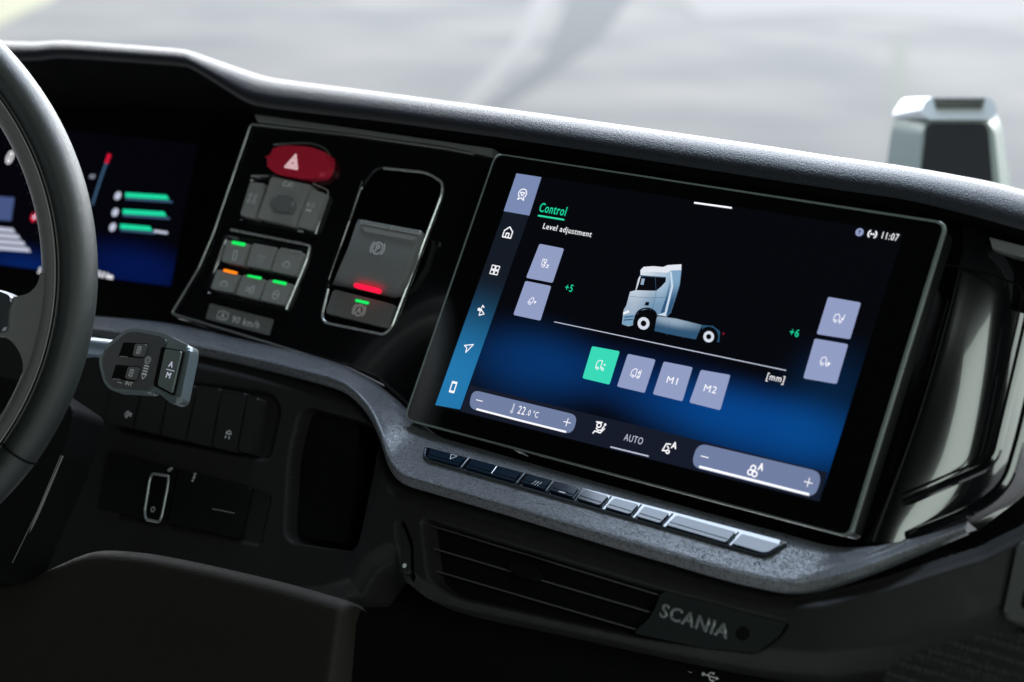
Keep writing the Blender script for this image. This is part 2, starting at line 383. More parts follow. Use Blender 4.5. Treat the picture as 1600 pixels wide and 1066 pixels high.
# knee panel
PKN = SP(.085)
kt = catmull([at(x, y, .085) for x, y in ((-140, 925), (-60, 915), (0, 905), (55, 892), (130, 860), (190, 858), (270, 870), (400, 899), (480, 920), (530, 935))], 8)
kt = smooth_row(kt, 2)
kt = [p for p in kt]+[kt[-1]+np.array([.003, -.0012, -.0006]), kt[-1]+np.array([.005, -.0022, -.003])]
krows = [[p+np.array([0, -.001, -.024]) for p in kt]]
for k in range(9):
    a = k/8*math.pi/2; krows.append([p+np.array([0, -.010*(1-math.cos(a)), -.010*(1-math.sin(a))]) for p in kt])
krows += [[p+np.array([.012, -.05, .004]) for p in kt], [p+np.array([.034, -.12, .0]) for p in kt], [p+np.array([.09, -.3, -.02]) for p in kt]]
krows = [r_+[np.array([r_[-1][0]-.004, r_[-1][1], .085-.024])] for r_ in krows]
loft('knee_panel', krows, PLK, dash, angle=None)
# ---- glossy right-hand housing
def colm(pts): return [at(*p) for p in catmull(pts, 8)]
cA = colm([(1462, 330, -.05), (1455, 420, -.05), (1400, 600, -.05), (1330, 820, -.05)])
cB = colm([(1500, 338, -.035), (1490, 425, -.032), (1430, 640, -.032), (1350, 845, -.030)])
cC = colm([(1520, 342, -.035), (1510, 430, -.0295), (1452, 640, -.0285), (1375, 848, -.026)])
cD = colm([(1615, 362, -.060), (1605, 450, -.052), (1548, 710, -.048), (1458, 845, -.040)])
cE = colm([(1700, 385, -.12), (1690, 470, -.12), (1640, 720, -.10), (1530, 830, -.06)])
rowsG = catmull([np.array(c) for c in (cA, cB, cC, cD, cE)], 8)
GL2 = mat('housing_piano_black', (.004, .004, .005), .16, coat=.7, spec=.6)
loft('gloss_side_housing', [list(r) for r in rowsG], GL2, dash, angle=None)
PG = SP(-.022)
line('housing_seam', SP(-.0275), [(1478, 413), (1545, 428), (1592, 446), (1598, 460), (1590, 500), (1541, 708), (1528, 722), (1410, 772)], .0007, PIT, dash, rad=.004)
line('housing_rim', SP(-.030), [(1612, 470), (1604, 510), (1556, 712), (1540, 730), (1412, 786)], .0028, GLO, dash, rad=.008)
line('outer_rim', SP(-.030), [(1622, 570), (1590, 700), (1566, 760), (1512, 800), (1420, 838)], .0035, GLO, dash, smooth=True)
prism('upper_trim_bar', SP(-.030), [(1545, 370), (1700, 410), (1700, 432), (1550, 388)], -.01, 0, CHD, dash, bev=.001)
# usb mark
textm('—', SP(-.0295), 1078, 1050, .002, PRT, dash, name='mark')
icon(SP(-.0295), 1110, 1057, .0055, [('l', [(-.9, 0), (.7, 0)]), ('d', -.9, 0, .2), ('p', [(.7, .22), (1.1, 0), (.7, -.22)]), ('l', [(-.4, 0), (-.1, .4), (.2, .4)]), ('l', [(-.2, 0), (.1, -.4), (.4, -.4)]), ('d', .45, -.4, .15), ('d', .25, .4, .15)], PRT, dash, name='usb_symbol', th=.07)
# ================================================================== SWITCH PANEL
PC = SP(-.034)
swp = thing('switch_panel', 'gloss black switch panel with thin silver frame left of the touchscreen', 'switch panel', PC.w(*PC.loc(450, 400)))
outl = loc_poly(PC, [(395, 193), (560, 213), (700, 231), (800, 248), (800, 700), (640, 640), (585, 592), (540, 574), (420, 537), (268, 492), (312, 420), (335, 368)])
BRK = rnd(loc_poly(PC, [(588, 262), (665, 270), (692, 284), (692, 305), (620, 500), (606, 522), (500, 503), (512, 440), (565, 290)]), .006)
KG1 = rnd(loc_poly(PC, [(392, 276), (424, 274), (512, 298), (492, 366), (372, 344)]), .003)
KG2 = rnd(loc_poly(PC, [(352, 368), (482, 390), (450, 486), (322, 458)]), .003)
def fn_pc(X, Y, D):
    Z = -.002*ss(1+D/.002)-.02*np.clip(D/.002, 0, 1)
    for P, dep, wd in ((BRK, .022, .003), (KG1, .003, .001), (KG2, .003, .001)): Z = Z-dep*ss(-sdf(X, Y, P)/wd)
    return Z
field('panel_face', PC, outl, .001, fn_pc, GLO, swp, margin=.002)
line('frame_trim', PC, [(740, 241), (700, 233), (560, 213), (392, 194), (333, 366), (310, 420), (268, 490), (420, 536), (545, 575), (600, 603)], .00085, CHD, swp, z=.0012, rad=.003)
prism('upper_trim', PC, [(397, 178), (560, 202), (770, 232), (770, 246), (700, 229), (560, 210), (402, 190)], -.008, .002, CHD, swp, bev=.0006)
line('brake_bezel', PC, [(600, 263), (668, 270), (692, 286), (690, 305), (612, 512), (600, 523), (501, 503), (513, 452)], .0010, CHR, swp, z=.0008, rad=.008)
line('brake_bezel', PC, [(566, 283), (546, 345)], .0004, CHD, swp, z=.0004)
line('key_bezel', PC, [(393, 275), (419, 275)], .0007, CHR, swp, z=.0008)
line('key_bezel', PC, [(489, 287), (514, 298), (493, 366)], .0006, CHR, swp, z=.0008, rad=.003)
line('key_bezel', PC, [(361, 359), (485, 384), (478, 410), (447, 484)], .0010, CHR, swp, z=.0010, rad=.003)
line('key_bezel', PC, [(466, 361), (473, 362)], .0008, CHR, swp, z=.0006)
def quad_switch(name, label, cat, pts, m, h=.005, led=None, ledm=None, ic=None, icpos=None, group=None, s=.0042, pm=PRD, pl=PC, base=-.003, r=.0012, bev=.0010):
    cx = sum(p[0] for p in pts)/len(pts); cy = sum(p[1] for p in pts)/len(pts)
    t = thing(name, label, cat, pl.w(*pl.loc(cx, cy), base), group)
    prism('cap', pl, pts, base, h, m, t, bev=bev, r=r)
    if led: prism('indicator_lamp', pl.shift(h), led, -.0002, .0004, ledm, t, r=.001, bev=.0002)
    if ic: icon(pl.shift(h+.0001), *(icpos or (cx, cy)), s*1.1, ic, pm, t, name='symbol', th=.15)
    return t
prism('brake_recess_shade', PC, [(594, 268), (662, 275), (686, 288), (686, 305), (616, 498), (603, 517), (508, 500), (520, 440), (572, 290)], -.0036, -.003, mat('recess_shade_black', (.002, .002, .002), .8, spec=.05), swp, r=.005)  # black sheet over the lit recess walls, standing in for shade
# hazard switch
hz = thing('hazard_switch', 'oval red hazard light switch with white warning triangle', 'switch', PC.w(*PC.loc(462, 255)))
prism('cap', PC, [(412, 254), (418, 236), (440, 227), (485, 229), (515, 241), (514, 262), (505, 276), (478, 280), (428, 271)], -.002, .0075, RED, hz, bev=.0042, r=.009, seg=6)
icon(PC.shift(.0077), 458, 253, .0062, [('l', [(-1, -.8), (1, -.8), (0, .95), (-1, -.8)]), ('l', [(-.5, -.5), (.5, -.5), (0, .35), (-.5, -.5)]), ('d', 0, -.3, .1)], emi('triangle_white', (225, 190, 195), .9), hz, name='warning_triangle', th=.13)
line('socket_rim', PC, [(428, 226), (480, 224), (505, 231), (516, 243)], .0007, CHD, hz, z=.0005, smooth=True)
car = [('l', [(-.9, -.5), (-.9, .1), (-.4, .5), (.3, .5), (.8, 0), (.8, -.5)]), ('c', -.45, -.5, .25), ('c', .45, -.5, .25)]
dots = [('c', -.6, .5, .3), ('c', .6, .5, .3), ('c', -.6, -.5, .3), ('c', .6, -.5, .3), ('l', [(-.6, .2), (-.6, -.2)]), ('l', [(.6, .2), (.6, -.2)])]
quad_switch('rocker_key', 'slim grey differential rocker key left of the square knob switch', 'key', [(391, 284), (413, 287), (398, 342), (375, 336)], BTN, ic=dots, icpos=(394, 310), pm=PRT, s=.004, group='keys beneath the hazard switch')
t = quad_switch('rocker_key', 'large grey rotary key with black raised knob beneath red hazard switch', 'key', [(424, 276), (485, 289), (460, 354), (402, 341)], BTN, h=.006, ic=[('a', -.8, 0, .5, 40, 320), ('l', [(0, -.4), (.3, .4), (.3, -.4)]), ('c', 1, 0, .4)], icpos=(450, 288), pm=PRT, s=.0034, group='keys beneath the hazard switch')
prism('knob', PC.shift(.006), [(430, 304), (452, 306), (459, 318), (453, 333), (426, 329), (424, 315)], 0, .005, BTD, t, bev=.0022, r=.003)
quad_switch('rocker_key', 'slim grey rocker key inside the silver line right of the knob switch', 'key', [(486, 295), (509, 303), (489, 360), (465, 354)], BTN, ic=dots[:2]+[('l', [(-.6, -.6), (.6, -.6)])], icpos=(484, 324), pm=PRT, s=.0038, group='keys beneath the hazard switch')
six = [([(355, 375), (391, 382), (379, 415), (346, 408)], 'g', [(363, 376), (384, 380), (382, 385), (361, 381)], 'grey square button with green lamp at the upper left of the six', [('l', [(-.2, -.9), (-.5, .8), (.3, .9), (.6, -.8), (-.2, -.9)])]),
       ([(395, 380), (433, 387), (421, 422), (385, 415)], None, None, 'unlit grey square button in middle of the top row of six', dots),
       ([(436, 388), (474, 395), (461, 431), (424, 423)], 'w', [(439, 387), (472, 393), (470, 396), (438, 390)], 'grey square button with pale metal edge at the upper right of the six', car),
       ([(339, 421), (375, 430), (362, 457), (329, 451)], 'o', [(350, 420), (371, 425), (369, 429), (348, 424)], 'grey square button with glowing orange lamp', car),
       ([(380, 429), (416, 438), (403, 468), (368, 460)], 'g', [(387, 429), (409, 433), (407, 437), (385, 432)], 'grey square button with green lamp between orange-lit and corner buttons', [('l', [(-1, -.3), (-.2, -.3), (-.2, .3), (-1, .3)]), ('l', [(.2, -.8), (0, .5), (.7, .8), (.9, -.6)])]),
       ([(419, 437), (457, 444), (444, 477), (407, 469)], 'g', [(427, 437), (448, 441), (446, 446), (425, 441)], 'grey square button with green lamp at lower right above the label plate', [('c', 0, 0, .8), ('l', [(-.8, -.2), (0, .2), (.8, -.2)])])]
for pts, k, led, lab, ic in six:
    cy = sum(p[1] for p in pts)/4+4; cx = sum(p[0] for p in pts)/4-1
    quad_switch('square_button', lab, 'button', pts, BTN, led=led, ledm={'g': E_LEDG, 'o': E_LEDO, 'w': CHR, None: None}[k], ic=ic, icpos=(cx, cy), s=.0036, group='six square buttons on the switch panel')
lp = thing('label_plate', 'small grey label plate reading 90 km/h beneath the square buttons', 'label plate', PC.w(*PC.loc(374, 500)))
prism('plate', PC, [(328, 474), (427, 499), (420, 524), (321, 498)], 0, .0009, BTD, lp, bev=.0003, r=.001)
icon(PC.shift(.001), 348, 493, .0036, [('a', 0, 0, 1, 30, 150), ('a', 0, 0, 1, 210, 330), ('l', [(-.4, -.5), (0, .6), (.4, -.5)]), ('l', [(-.2, -.1), (.2, -.1)]), ('a', 0, 0, 1.5, 140, 220), ('a', 0, 0, 1.5, -40, 40)], PRT, lp, name='symbol', th=.12)
textm('90 km/h', PC, 384, 504, .0056, PRT, lp, z=.001, bold=.00004, sx=1.0)
# parking brake
pk = thing('parking_brake_switch', 'big grey parking brake lever switch with P symbol and red lamp', 'switch', PC.w(*PC.loc(585, 400)))
pp = PC.shift(.006)
rowsP = []
edges = [((560, 343), (658, 361), -.004), ((560, 344), (657, 363), .010), ((556, 352), (655, 370), .0115), ((545, 385), (645, 405), .0115), ((530, 420), (630, 442), .009), ((523, 437), (622, 459), .004), ((518, 447), (616, 468), -.006), ((516, 455), (614, 475), -.02)]
for a, b, z in edges:
    n = -.034+z; A = at(a[0], a[1], n); B = at(b[0], b[1], n); e = .0015
    rowsP.append([A+np.array([0, 0, -.006]), A, A+(B-A)*.015+np.array([0, 0, .0012])]+[A+(B-A)*k/6+np.array([0, 0, .0014]) for k in range(1, 6)]+[A+(B-A)*.985+np.array([0, 0, .0012]), B, B+np.array([0, 0, -.006])])
loft('lever', rowsP, LEV, pk, angle=40)
PZ = SP(-.034+.0137)
prism('lever_edge', PZ, [(563, 343), (657, 360), (655, 367), (561, 349)], -.002, .0006, CHR, pk, bev=.0006)
prism('grip_recess', PZ, [(562, 353), (652, 370), (644, 376), (570, 362)], -.001, .00025, BTN, pk, r=.001)
icon(PZ.shift(.0008), 590, 388, .0044, [('c', 0, 0, 1), ('a', 0, 0, 1.4, 140, 220), ('a', 0, 0, 1.4, -40, 40), ('l', [(-.3, -.55), (-.3, .5), (.15, .5), (.35, .25), (.15, 0), (-.3, 0)])], PRT, pk, name='symbol', th=.14)
prism('indicator_lamp', SP(-.034+.0085), [(554, 442), (592, 451), (590, 457), (552, 448)], -.003, .001, E_LEDR, pk, r=.001, bev=.0003)
quad_switch('hold_button', 'wide grey button with circled A and green lamp under parking brake', 'button', [(521, 452), (616, 476), (605, 513), (508, 489)], BTD, h=.003, led=[(556, 467), (577, 472), (575, 476), (554, 471)], ledm=E_LEDG, ic=[('c', 0, 0, 1), ('a', 0, 0, 1.4, 140, 220), ('a', 0, 0, 1.4, -40, 40), ('l', [(-.4, -.5), (0, .6), (.4, -.5)]), ('l', [(-.25, -.1), (.25, -.1)])], icpos=(561, 485), s=.0037, pm=PRT, base=-.016, r=.002)
# ================================================================== INSTRUMENT DISPLAY (behind the wheel)
PI = SP(-.105)
dsp = thing('instrument_display', 'dark blue instrument display with green bars behind the steering wheel', 'display', PI.w(*PI.loc(150, 350)))
def grad_mat(name, base, blobs, pl, coatw=0.0):
    """screen picture: emission from a sum of soft glows in plane coordinates"""
    m = bpy.data.materials.new(name); m.use_nodes = True; nt = m.node_tree; b = nt.nodes['Principled BSDF']
    b.inputs['Base Color'].default_value = (0.001, 0.001, 0.001, 1); b.inputs['Roughness'].default_value = .2
    b.inputs['Specular IOR Level'].default_value = .4
    tc = nt.nodes.new('ShaderNodeTexCoord'); prev = nt.nodes.new('ShaderNodeRGB'); prev.outputs[0].default_value = srgb(*base); last = prev.outputs[0]
    for (u, v, ru, rv, col) in blobs:
        mp = nt.nodes.new('ShaderNodeMapping'); mp.vector_type = 'TEXTURE'
        # object coords -> plane coords: location of blob in object space, rotation = tilt
        mp.inputs['Location'].default_value = (u, v*st, v*ct); mp.inputs['Rotation'].default_value = (math.pi/2-TILT, 0, 0); mp.inputs['Scale'].default_value = (ru, rv, 1)
        gr = nt.nodes.new('ShaderNodeTexGradient'); gr.gradient_type = 'SPHERICAL'
        nt.links.new(tc.outputs['Object'], mp.inputs['Vector']); nt.links.new(mp.outputs[0], gr.inputs['Vector'])
        sm = nt.nodes.new('ShaderNodeMapRange'); sm.interpolation_type = 'SMOOTHERSTEP'; nt.links.new(gr.outputs['Fac'], sm.inputs[0])
        mx = nt.nodes.new('ShaderNodeMix'); mx.data_type = 'RGBA'; mx.blend_type = 'ADD'; mx.inputs[7].default_value = srgb(*col)
        nt.links.new(sm.outputs[0], mx.inputs[0]); nt.links.new(last, mx.inputs[6]); last = mx.outputs[2]
    nt.links.new(last, b.inputs['Emission Color']); b.inputs['Emission Strength'].default_value = 1
    return m
def rel(pl, px, py, t):   # plane coords of a pixel relative to a thing's origin
    x, y = pl.loc(px, py); o = pl.w(x, y)-ORG[t.name]; v = np.array(o)@M; return v[0], v[1]
def blob(pl, t, px, py, ru, rv, col): u, v = rel(pl, px, py, t); return (u, v, ru, rv, col)
imat = grad_mat('instrument_picture', (3, 3, 9), [blob(PI, dsp, 210, 420, .12, .035, (0, 18, 72)), blob(PI, dsp, 40, 420, .10, .03, (2, 30, 90))], PI)
prism('screen', PI, [(-100, 180), (306, 225), (263, 446), (-100, 400)], -.003, 0, imat, dsp)
for cx, cy, L in ((184, 306, 80), (180, 332, 80), (176, 355, 62)):
    icon(PI.shift(.0005), cx, cy, .0035, [('d', 0, 0, 1.1)], E_SOFT, dsp, name='gauge_symbol')
    prism('gauge_bar', PI, [(cx+12, cy-5), (cx+L-4, cy-1), (cx+L, cy+6), (cx+12, cy+2)], .0003, .0006, E_GREEN, dsp)
    prism('gauge_scale', PI, [(cx+12, cy+3), (cx+L+5, cy+8), (cx+L+5, cy+11), (cx+12, cy+6)], .0003, .0006, E_NAVY, dsp)
prism('gauge_scale', PI, [(241, 359), (262, 362), (261, 366), (240, 363)], .0006, .0009, E_SOFT, dsp)
line('gauge_needle', PI, [(171, 241), (166, 255)], .0013, E_RED, dsp, z=.001)
line('gauge_arc', PI, [(166, 255), (157, 280), (144, 320)], .0009, E_NAVY, dsp, z=.001, smooth=True)
textm('0', PI, 15, 247, .012, E_WHITE, dsp, z=.0005, bold=.0004)
icon(PI.shift(.0005), 54, 339, .004, [('d', 0, 0, 1.2)], E_RED, dsp, name='speed_sign')
icon(PI.shift(.0007), 54, 339, .004, [('d', 0, 0, .6)], E_SOFT, dsp, name='speed_sign')
prism('lane_picture', PI, [(-80, 300), (22, 309), (17, 345), (-80, 338)], .0003, .0006, emi('steel_blue', (70, 85, 130)), dsp)
for k in range(4):
    y = 357+k*10; prism('lane_line', PI, [(-60, y-8), (20+k*8, y), (24+k*8, y+7), (-60, y-1)], .0003, .0006, E_SOFT, dsp)
textm('1012.2 km', PI, 158, 429, .0045, E_WHITE, dsp, z=.0005, bold=.0003)
textm('2', PI, 62, 423, .005, E_WHITE, dsp, z=.0005, bold=.0003)
textm('60', PI, 144, 276, .004, E_SOFT, dsp, z=.0005)
# ================================================================== TOUCHSCREEN
P0 = SP(0)
ts = thing('touchscreen', 'large black-framed touchscreen showing a white truck and level controls', 'touchscreen', P0.w(0, 0, 0))
glass = [(775, 240), (1478, 348), (1327, 838), (632, 655)]
prism('housing', P0, [(777, 243), (1476, 351), (1326, 835), (635, 653)], -.022, -.0018, mat('dark_housing', (.012, .012, .013), .35), ts, r=.005)
BZ = mat('bezel_edge', (.36, .42, .40), .3, metal=.5, vary=.04)
prism('bezel', P0, [(774, 239), (1480, 347), (1328, 840), (630, 656)], -.0045, -.0006, BZ, ts, r=.006, bev=.0006)
prism('glass', P0, [(776, 241.5), (1475, 350), (1325, 836.5), (634, 653.5)], -.004, 0, mat('screen_glass', (.002, .002, .002), .06, coat=.3), ts, r=.0055, bev=.0003)
smat = grad_mat('screen_picture', (5, 6, 11), [blob(P0, ts, 830, 570, .085, .042, (0, 42, 90)), blob(P0, ts, 1190, 668, .14, .036, (0, 62, 128)), blob(P0, ts, 1010, 600, .17, .03, (0, 28, 70)), blob(P0, ts, 1290, 640, .05, .06, (0, 30, 60))], P0)
Q = lambda *a: a
prism('display_area', P0, [(808, 270), (1412, 364), (1281, 785), (678, 634)], .0001, .00015, smat, ts)
side = grad_mat('sidebar_picture', (20, 26, 36), [blob(P0, ts, 708, 600, .10, .085, (22, 116, 170))], P0)
prism('sidebar', P0, [(827, 329), (865, 336), (720, 640), (680, 634)][:0] or [(788, 330), (827, 336), (719, 640), (680, 633)], .0003, .00035, side, ts)
prism('sidebar_tab', P0, [(807, 271), (846, 277), (827, 337), (787, 330)], .0004, .00045, E_TILE2, ts)
prism('climate_bar', P0, [(735, 602), (1008, 668), (1293, 738), (1280, 784), (720, 643), (722, 632)], .0003, .00035, E_BAR, ts)
zi = .0009
I = lambda x, y, s, sh, m=E_WHITE, th=.10, nm='icon', z=zi: icon(P0.shift(z), x, y, s, sh, m, ts, name=nm, th=th)
I(816, 304, .0036, [('a', 0, .2, .9, -30, 210), ('l', [(-.8, -.2), (-.5, -.5), (-.7, -1.1), (0, -.7), (.7, -1.1), (.5, -.5), (.8, -.2)]), ('l', [(-.5, .4), (0, -.3), (.5, .4), (-.5, .4)])], th=.10)
I(794, 363, .0038, [('l', [(-.9, -1), (-.9, .2), (0, 1), (.9, .2), (.9, -1), (-.9, -1)]), ('l', [(-.3, -1), (-.3, -.2), (.3, -.2), (.3, -1)])], th=.11)
I(773, 422, .0038, [('l', [(-.8, .1), (-.1, .1), (-.1, .8), (-.8, .8), (-.8, .1)]), ('l', [(.1, .1), (.8, .1), (.8, .8), (.1, .8), (.1, .1)]), ('l', [(-.8, -.1), (-.1, -.1), (-.1, -.8), (-.8, -.8), (-.8, -.1)]), ('l', [(.1, -.1), (.8, -.1), (.8, -.8), (.1, -.8), (.1, -.1)])], th=.085)
I(751, 485, .0040, [('l', [(.1, .9), (-.1, -.2)]), ('d', -.4, .1, .28), ('l', [(.1, .9), (.5, .6)]), ('l', [(0, -.8), (0, .2), (.9, -.5), (0, -.9)])], th=.085)
I(731, 543, .0040, [('l', [(-.8, .2), (.9, .7), (-.1, -.9), (-.2, -.1), (-.8, .2)])], th=.085)
I(708, 605, .0036, [('l', [(-.5, -1), (.5, -1), (.5, 1), (-.5, 1), (-.5, -1)]), ('l', [(-.5, .8), (.5, .8)]), ('l', [(-.5, -.8), (.5, -.8)])], th=.12)
textm('Control', P0, 864, 328, .0066, E_GREEN, ts, z=zi, name='heading', bold=.00004, sx=.66)
line('heading_underline', P0, [(841, 337), (881, 343.5)], .00055, E_GREEN, ts, z=zi)
textm('Level adjustment', P0, 886, 360, .0041, E_WHITE, ts, z=zi, sx=.88)
tr = [('l', [(-.9, -.7), (-.9, .4), (-.5, .8), (.1, .8), (.1, -.7)]), ('c', -.5, -.7, .22), ('l', [(.1, -.4), (.5, -.4)]), ('c', .6, -.7, .2), ('p', [(.55, .3), (.95, .3), (.75, -.1)])]
tr2 = [('l', [(-.9, -.6), (-.9, .2), (-.5, .7), (0, .7), (0, -.6)]), ('c', -.45, -.6, .2), ('c', .5, -.6, .2), ('l', [(.5, .5), (.5, -.1)]), ('l', [(.3, .2), (.7, .2)])]
def tile(pts, m, ic=None, txt=None, s=.0035):
    o = prism('tile', P0, pts, .0003, .0006, m, ts, r=.0012)
    cx = sum(p[0] for p in pts)/4; cy = sum(p[1] for p in pts)/4
    if ic: icon(P0.shift(zi), cx, cy, s, ic, E_WHITE, o, name='icon', th=.065)
    if txt: textm(txt, P0, cx, cy, .0046, E_WHITE, o, z=zi, sx=1.1)
    return o
tile([(843, 381), (881, 388.5), (863, 442), (822, 434)], E_TILE, [('l', [(-.8, -.5), (-.8, .7), (.1, .7), (0, -.5)]), ('l', [(-.5, .5), (-.2, -.1), (.1, .5)]), ('c', -.3, -.6, .25), ('p', [(.4, -.2), (.95, -.2), (.65, -.75)]), ('l', [(.3, -.8), (.9, -.8)])])
tile([(821, 439), (861, 447), (844, 501), (802, 492)], E_TILE, [('l', [(-.9, -.6), (-.6, .1), (-.2, .6), (.2, .4), (.1, -.5)]), ('c', -.4, -.6, .25), ('p', [(.4, 0), (.95, 0), (.65, -.6)])])
tile([(1294, 464), (1345, 473), (1328, 530), (1276, 522)], E_TILE, [('l', [(-.9, -.5), (-.8, .5), (-.2, .7), (.1, .3), (.1, -.5)]), ('c', -.5, -.6, .22), ('c', .4, -.6, .2), ('p', [(.4, .1), (1, .1), (.7, -.4)]), ('l', [(.9, .8), (.8, 0)])])
tile([(1273, 529), (1325, 538), (1307, 600), (1255, 591)], E_TILE, [('l', [(-.9, -.5), (-.8, .5), (-.2, .7), (.1, .3), (.1, -.5)]), ('c', -.5, -.6, .22), ('c', .4, -.6, .2), ('p', [(.4, 0), (1, -.2), (.7, -.7)])])
tile([(925, 541), (968, 549), (952, 601), (910, 591)], E_TEAL, tr, s=.0036)
tile([(981, 553), (1024, 562), (1007, 614), (964, 604)], E_TILE, tr2+[('l', [(.8, .7), (.8, -.6)])], s=.0038)
tile([(1037, 565), (1082, 574), (1066, 627), (1020, 616)], E_TILE, txt='M1')
tile([(1095, 578), (1141, 586), (1125, 641), (1077, 629)], E_TILE, txt='M2')
textm('+5', P0, 889, 450.5, .0050, E_GREEN, ts, z=zi, sx=.82)
textm('+6', P0, 1241, 520.5, .0050, E_GREEN, ts, z=zi, sx=.82)
textm('[mm]', P0, 1212, 591, .0044, E_WHITE, ts, z=zi, sx=.86)
line('ground_line', P0, [(866, 503), (1228, 579)], .00028, E_SOFT, ts, z=zi)
line('pull_bar', P0, [(1085, 317), (1143, 325)], .00055, E_WHITE, ts, z=zi)
I(1343, 363, .0026, [('d', 0, 0, 1)], E_TILE)
I(1343, 363, .0026, [('l', [(0, -.5), (0, .5)]), ('l', [(-.3, .2), (.2, .2)])], E_BAR, z=zi+.0002, th=.10)
I(1363, 366, .0026, [('a', 0, 0, 1, -50, 50), ('a', 0, 0, 1, 130, 230), ('d', -.3, 0, .25), ('d', .3, 0, .25)], th=.17)
textm('11:07', P0, 1390, 370, .0045, E_WHITE, ts, z=zi, sx=.74, name='clock')
def pill(pts, minus, plus):
    o = prism('slider', P0, pts, .0006, .0008, E_PILL, ts, r=.0068)
    for k, (x, y) in enumerate((minus, plus)):
        icon(P0.shift(.0011), x, y, .0026, [('l', [(-1, 0), (1, 0)])]+([('l', [(0, 1), (0, -1)])] if k else []), E_WHITE, o, name='icon', th=.11)
    return o
p1 = pill([(738, 609), (903, 649), (894, 679), (732, 638)], (749, 626), (886, 660))
line('slider_line', P0, [(745, 639.5), (812, 657), (884, 675)], .0007, E_WHITE, p1, z=.0012)
textm('22', P0, 815, 642, .0056, E_WHITE, p1, z=.0011, sx=.72)
textm('.0 °C', P0, 832, 647, .0040, E_WHITE, p1, z=.0011, sx=.72)
icon(P0.shift(.0011), 801, 638, .0034, [('l', [(0, .9), (0, -.5)]), ('d', 0, -.7, .35), ('l', [(.15, .9), (.15, -.4)])], E_SOFT, p1, name='icon', th=.10)
p2 = pill([(1090, 692), (1285, 738), (1274, 778), (1079, 729)], (1101, 714), (1263, 754))
line('slider_line', P0, [(1093, 729.5), (1180, 751.5), (1264, 773)], .0008, E_WHITE, p2, z=.0012)
fan = [('c', -.6, -.5, .35), ('c', .1, -.6, .35), ('c', -.35, .15, .35), ('l', [(.4, .1), (.7, 1), (1, .1)]), ('l', [(.5, .4), (.9, .4)])]
icon(P0.shift(.0011), 1180, 734, .0045, fan, E_WHITE, p2, name='icon', th=.10)
textm('AUTO', P0, 990, 687, .0046, E_SOFT, ts, z=zi, sx=.72)
line('auto_underline', P0, [(954, 698.5), (1013, 713)], .00045, E_SOFT, ts, z=zi)
I(937, 670, .0042, [('c', -.3, .5, .35), ('l', [(-.6, 0), (-.3, -.3), (.3, -.2), (.6, .5)]), ('d', .7, .8, .2), ('l', [(-.9, -.9), (-.7, -.5), (.3, -.6), (.8, .2)]), ('l', [(-.9, .9), (.1, 1)])], th=.10)
I(1045, 700, .0042, [('l', [(.1, .6), (-.6, .5), (-.9, -.6), (-.2, -.5)]), ('c', 0, -.6, .25), ('l', [(-.3, .2), (0, -.1)]), ('l', [(.4, .1), (.75, 1), (1.1, .1)]), ('l', [(.5, .4), (1, .4)])], th=.10)
# truck picture (flat, on the screen)
T = lambda l: [(900+x/3.5543, 380+y/3.5543) for x, y in l]
tp = prism('truck_picture', P0, T([(255, 450), (265, 370), (280, 345), (300, 270), (330, 262), (345, 200), (358, 175), (358, 150), (375, 132), (430, 128), (485, 133), (510, 122), (585, 118), (583, 160), (575, 230), (550, 310), (525, 385), (505, 405), (450, 400), (440, 380), (400, 365), (350, 375), (330, 410), (315, 455), (290, 462)]), .0003, .0006, grad_mat('cab_paint', (112, 146, 176), [blob(P0, ts, 995, 430, .034, .026, (190, 180, 165)), blob(P0, ts, 985, 485, .018, .020, (120, 110, 100)), blob(P0, ts, 1045, 430, .012, .03, (90, 100, 105))], P0), ts)
sub = lambda nm, pts, m, z=.0009: prism(nm, P0, T(pts), z-.0001, z, m, tp)
sub('roof_fairing', [(358, 175), (358, 150), (375, 132), (430, 128), (485, 133), (510, 122), (585, 118), (584, 150), (530, 152), (505, 165), (440, 160), (375, 160)], emi('roof_white', (226, 230, 240)))
sub('cab_side', [(530, 152), (583, 152), (575, 230), (550, 310), (525, 385), (505, 405), (465, 400), (500, 300), (520, 210)], grad_mat('side_blue', (48, 88, 125), [blob(P0, ts, 1058, 430, .02, .022, (120, 145, 160))], P0))
sub('lower_panel', [(265, 400), (325, 395), (312, 455), (258, 450)], emi('bumper_blue', (120, 160, 190)), .0008)
sub('side_window', [(362, 178), (500, 190), (498, 215), (470, 245), (445, 265), (335, 262), (345, 235)], emi('window_black', (8, 10, 16)))
sub('chassis_fairing', [(450, 405), (560, 420), (700, 455), (680, 500), (665, 535), (560, 515), (435, 488)], grad_mat('chassis_blue', (48, 84, 116), [blob(P0, ts, 1050, 500, .035, .0075, (140, 150, 155))], P0))
sub('rear_fender', [(700, 455), (760, 460), (800, 490), (795, 550), (782, 550), (775, 505), (745, 475), (700, 485)], emi('fender_blue', (40, 80, 110)))
def disc(nm, cx, cy, r, m, z): sub(nm, [(cx+r*.95*math.cos(a*math.pi/12), cy+r*math.sin(a*math.pi/12)+r*.0*math.cos(a*math.pi/12)) for a in range(24)], m, z)
E_TY = emi('tyre_black', (6, 8, 12)); E_RIM = emi('rim_white', (215, 222, 235))
for cx, cy, r in ((375, 446, 62), (737, 520, 56)):
    disc('tyre', cx, cy, r, E_TY, .0012); disc('rim', cx, cy, r*.56, E_RIM, .0014); disc('hub', cx, cy, r*.27, E_TY, .0016)
sub('marker_light', [(815, 495), (826, 497), (823, 512), (813, 508)], emi('marker_red', (110, 20, 40)))
sub('door_handle', [(388, 326), (408, 328), (402, 348), (380, 345)], E_TY, .0010)
sub('visor_shade', [(352, 178), (500, 188), (500, 193), (352, 184)], E_NAVY, .0011)
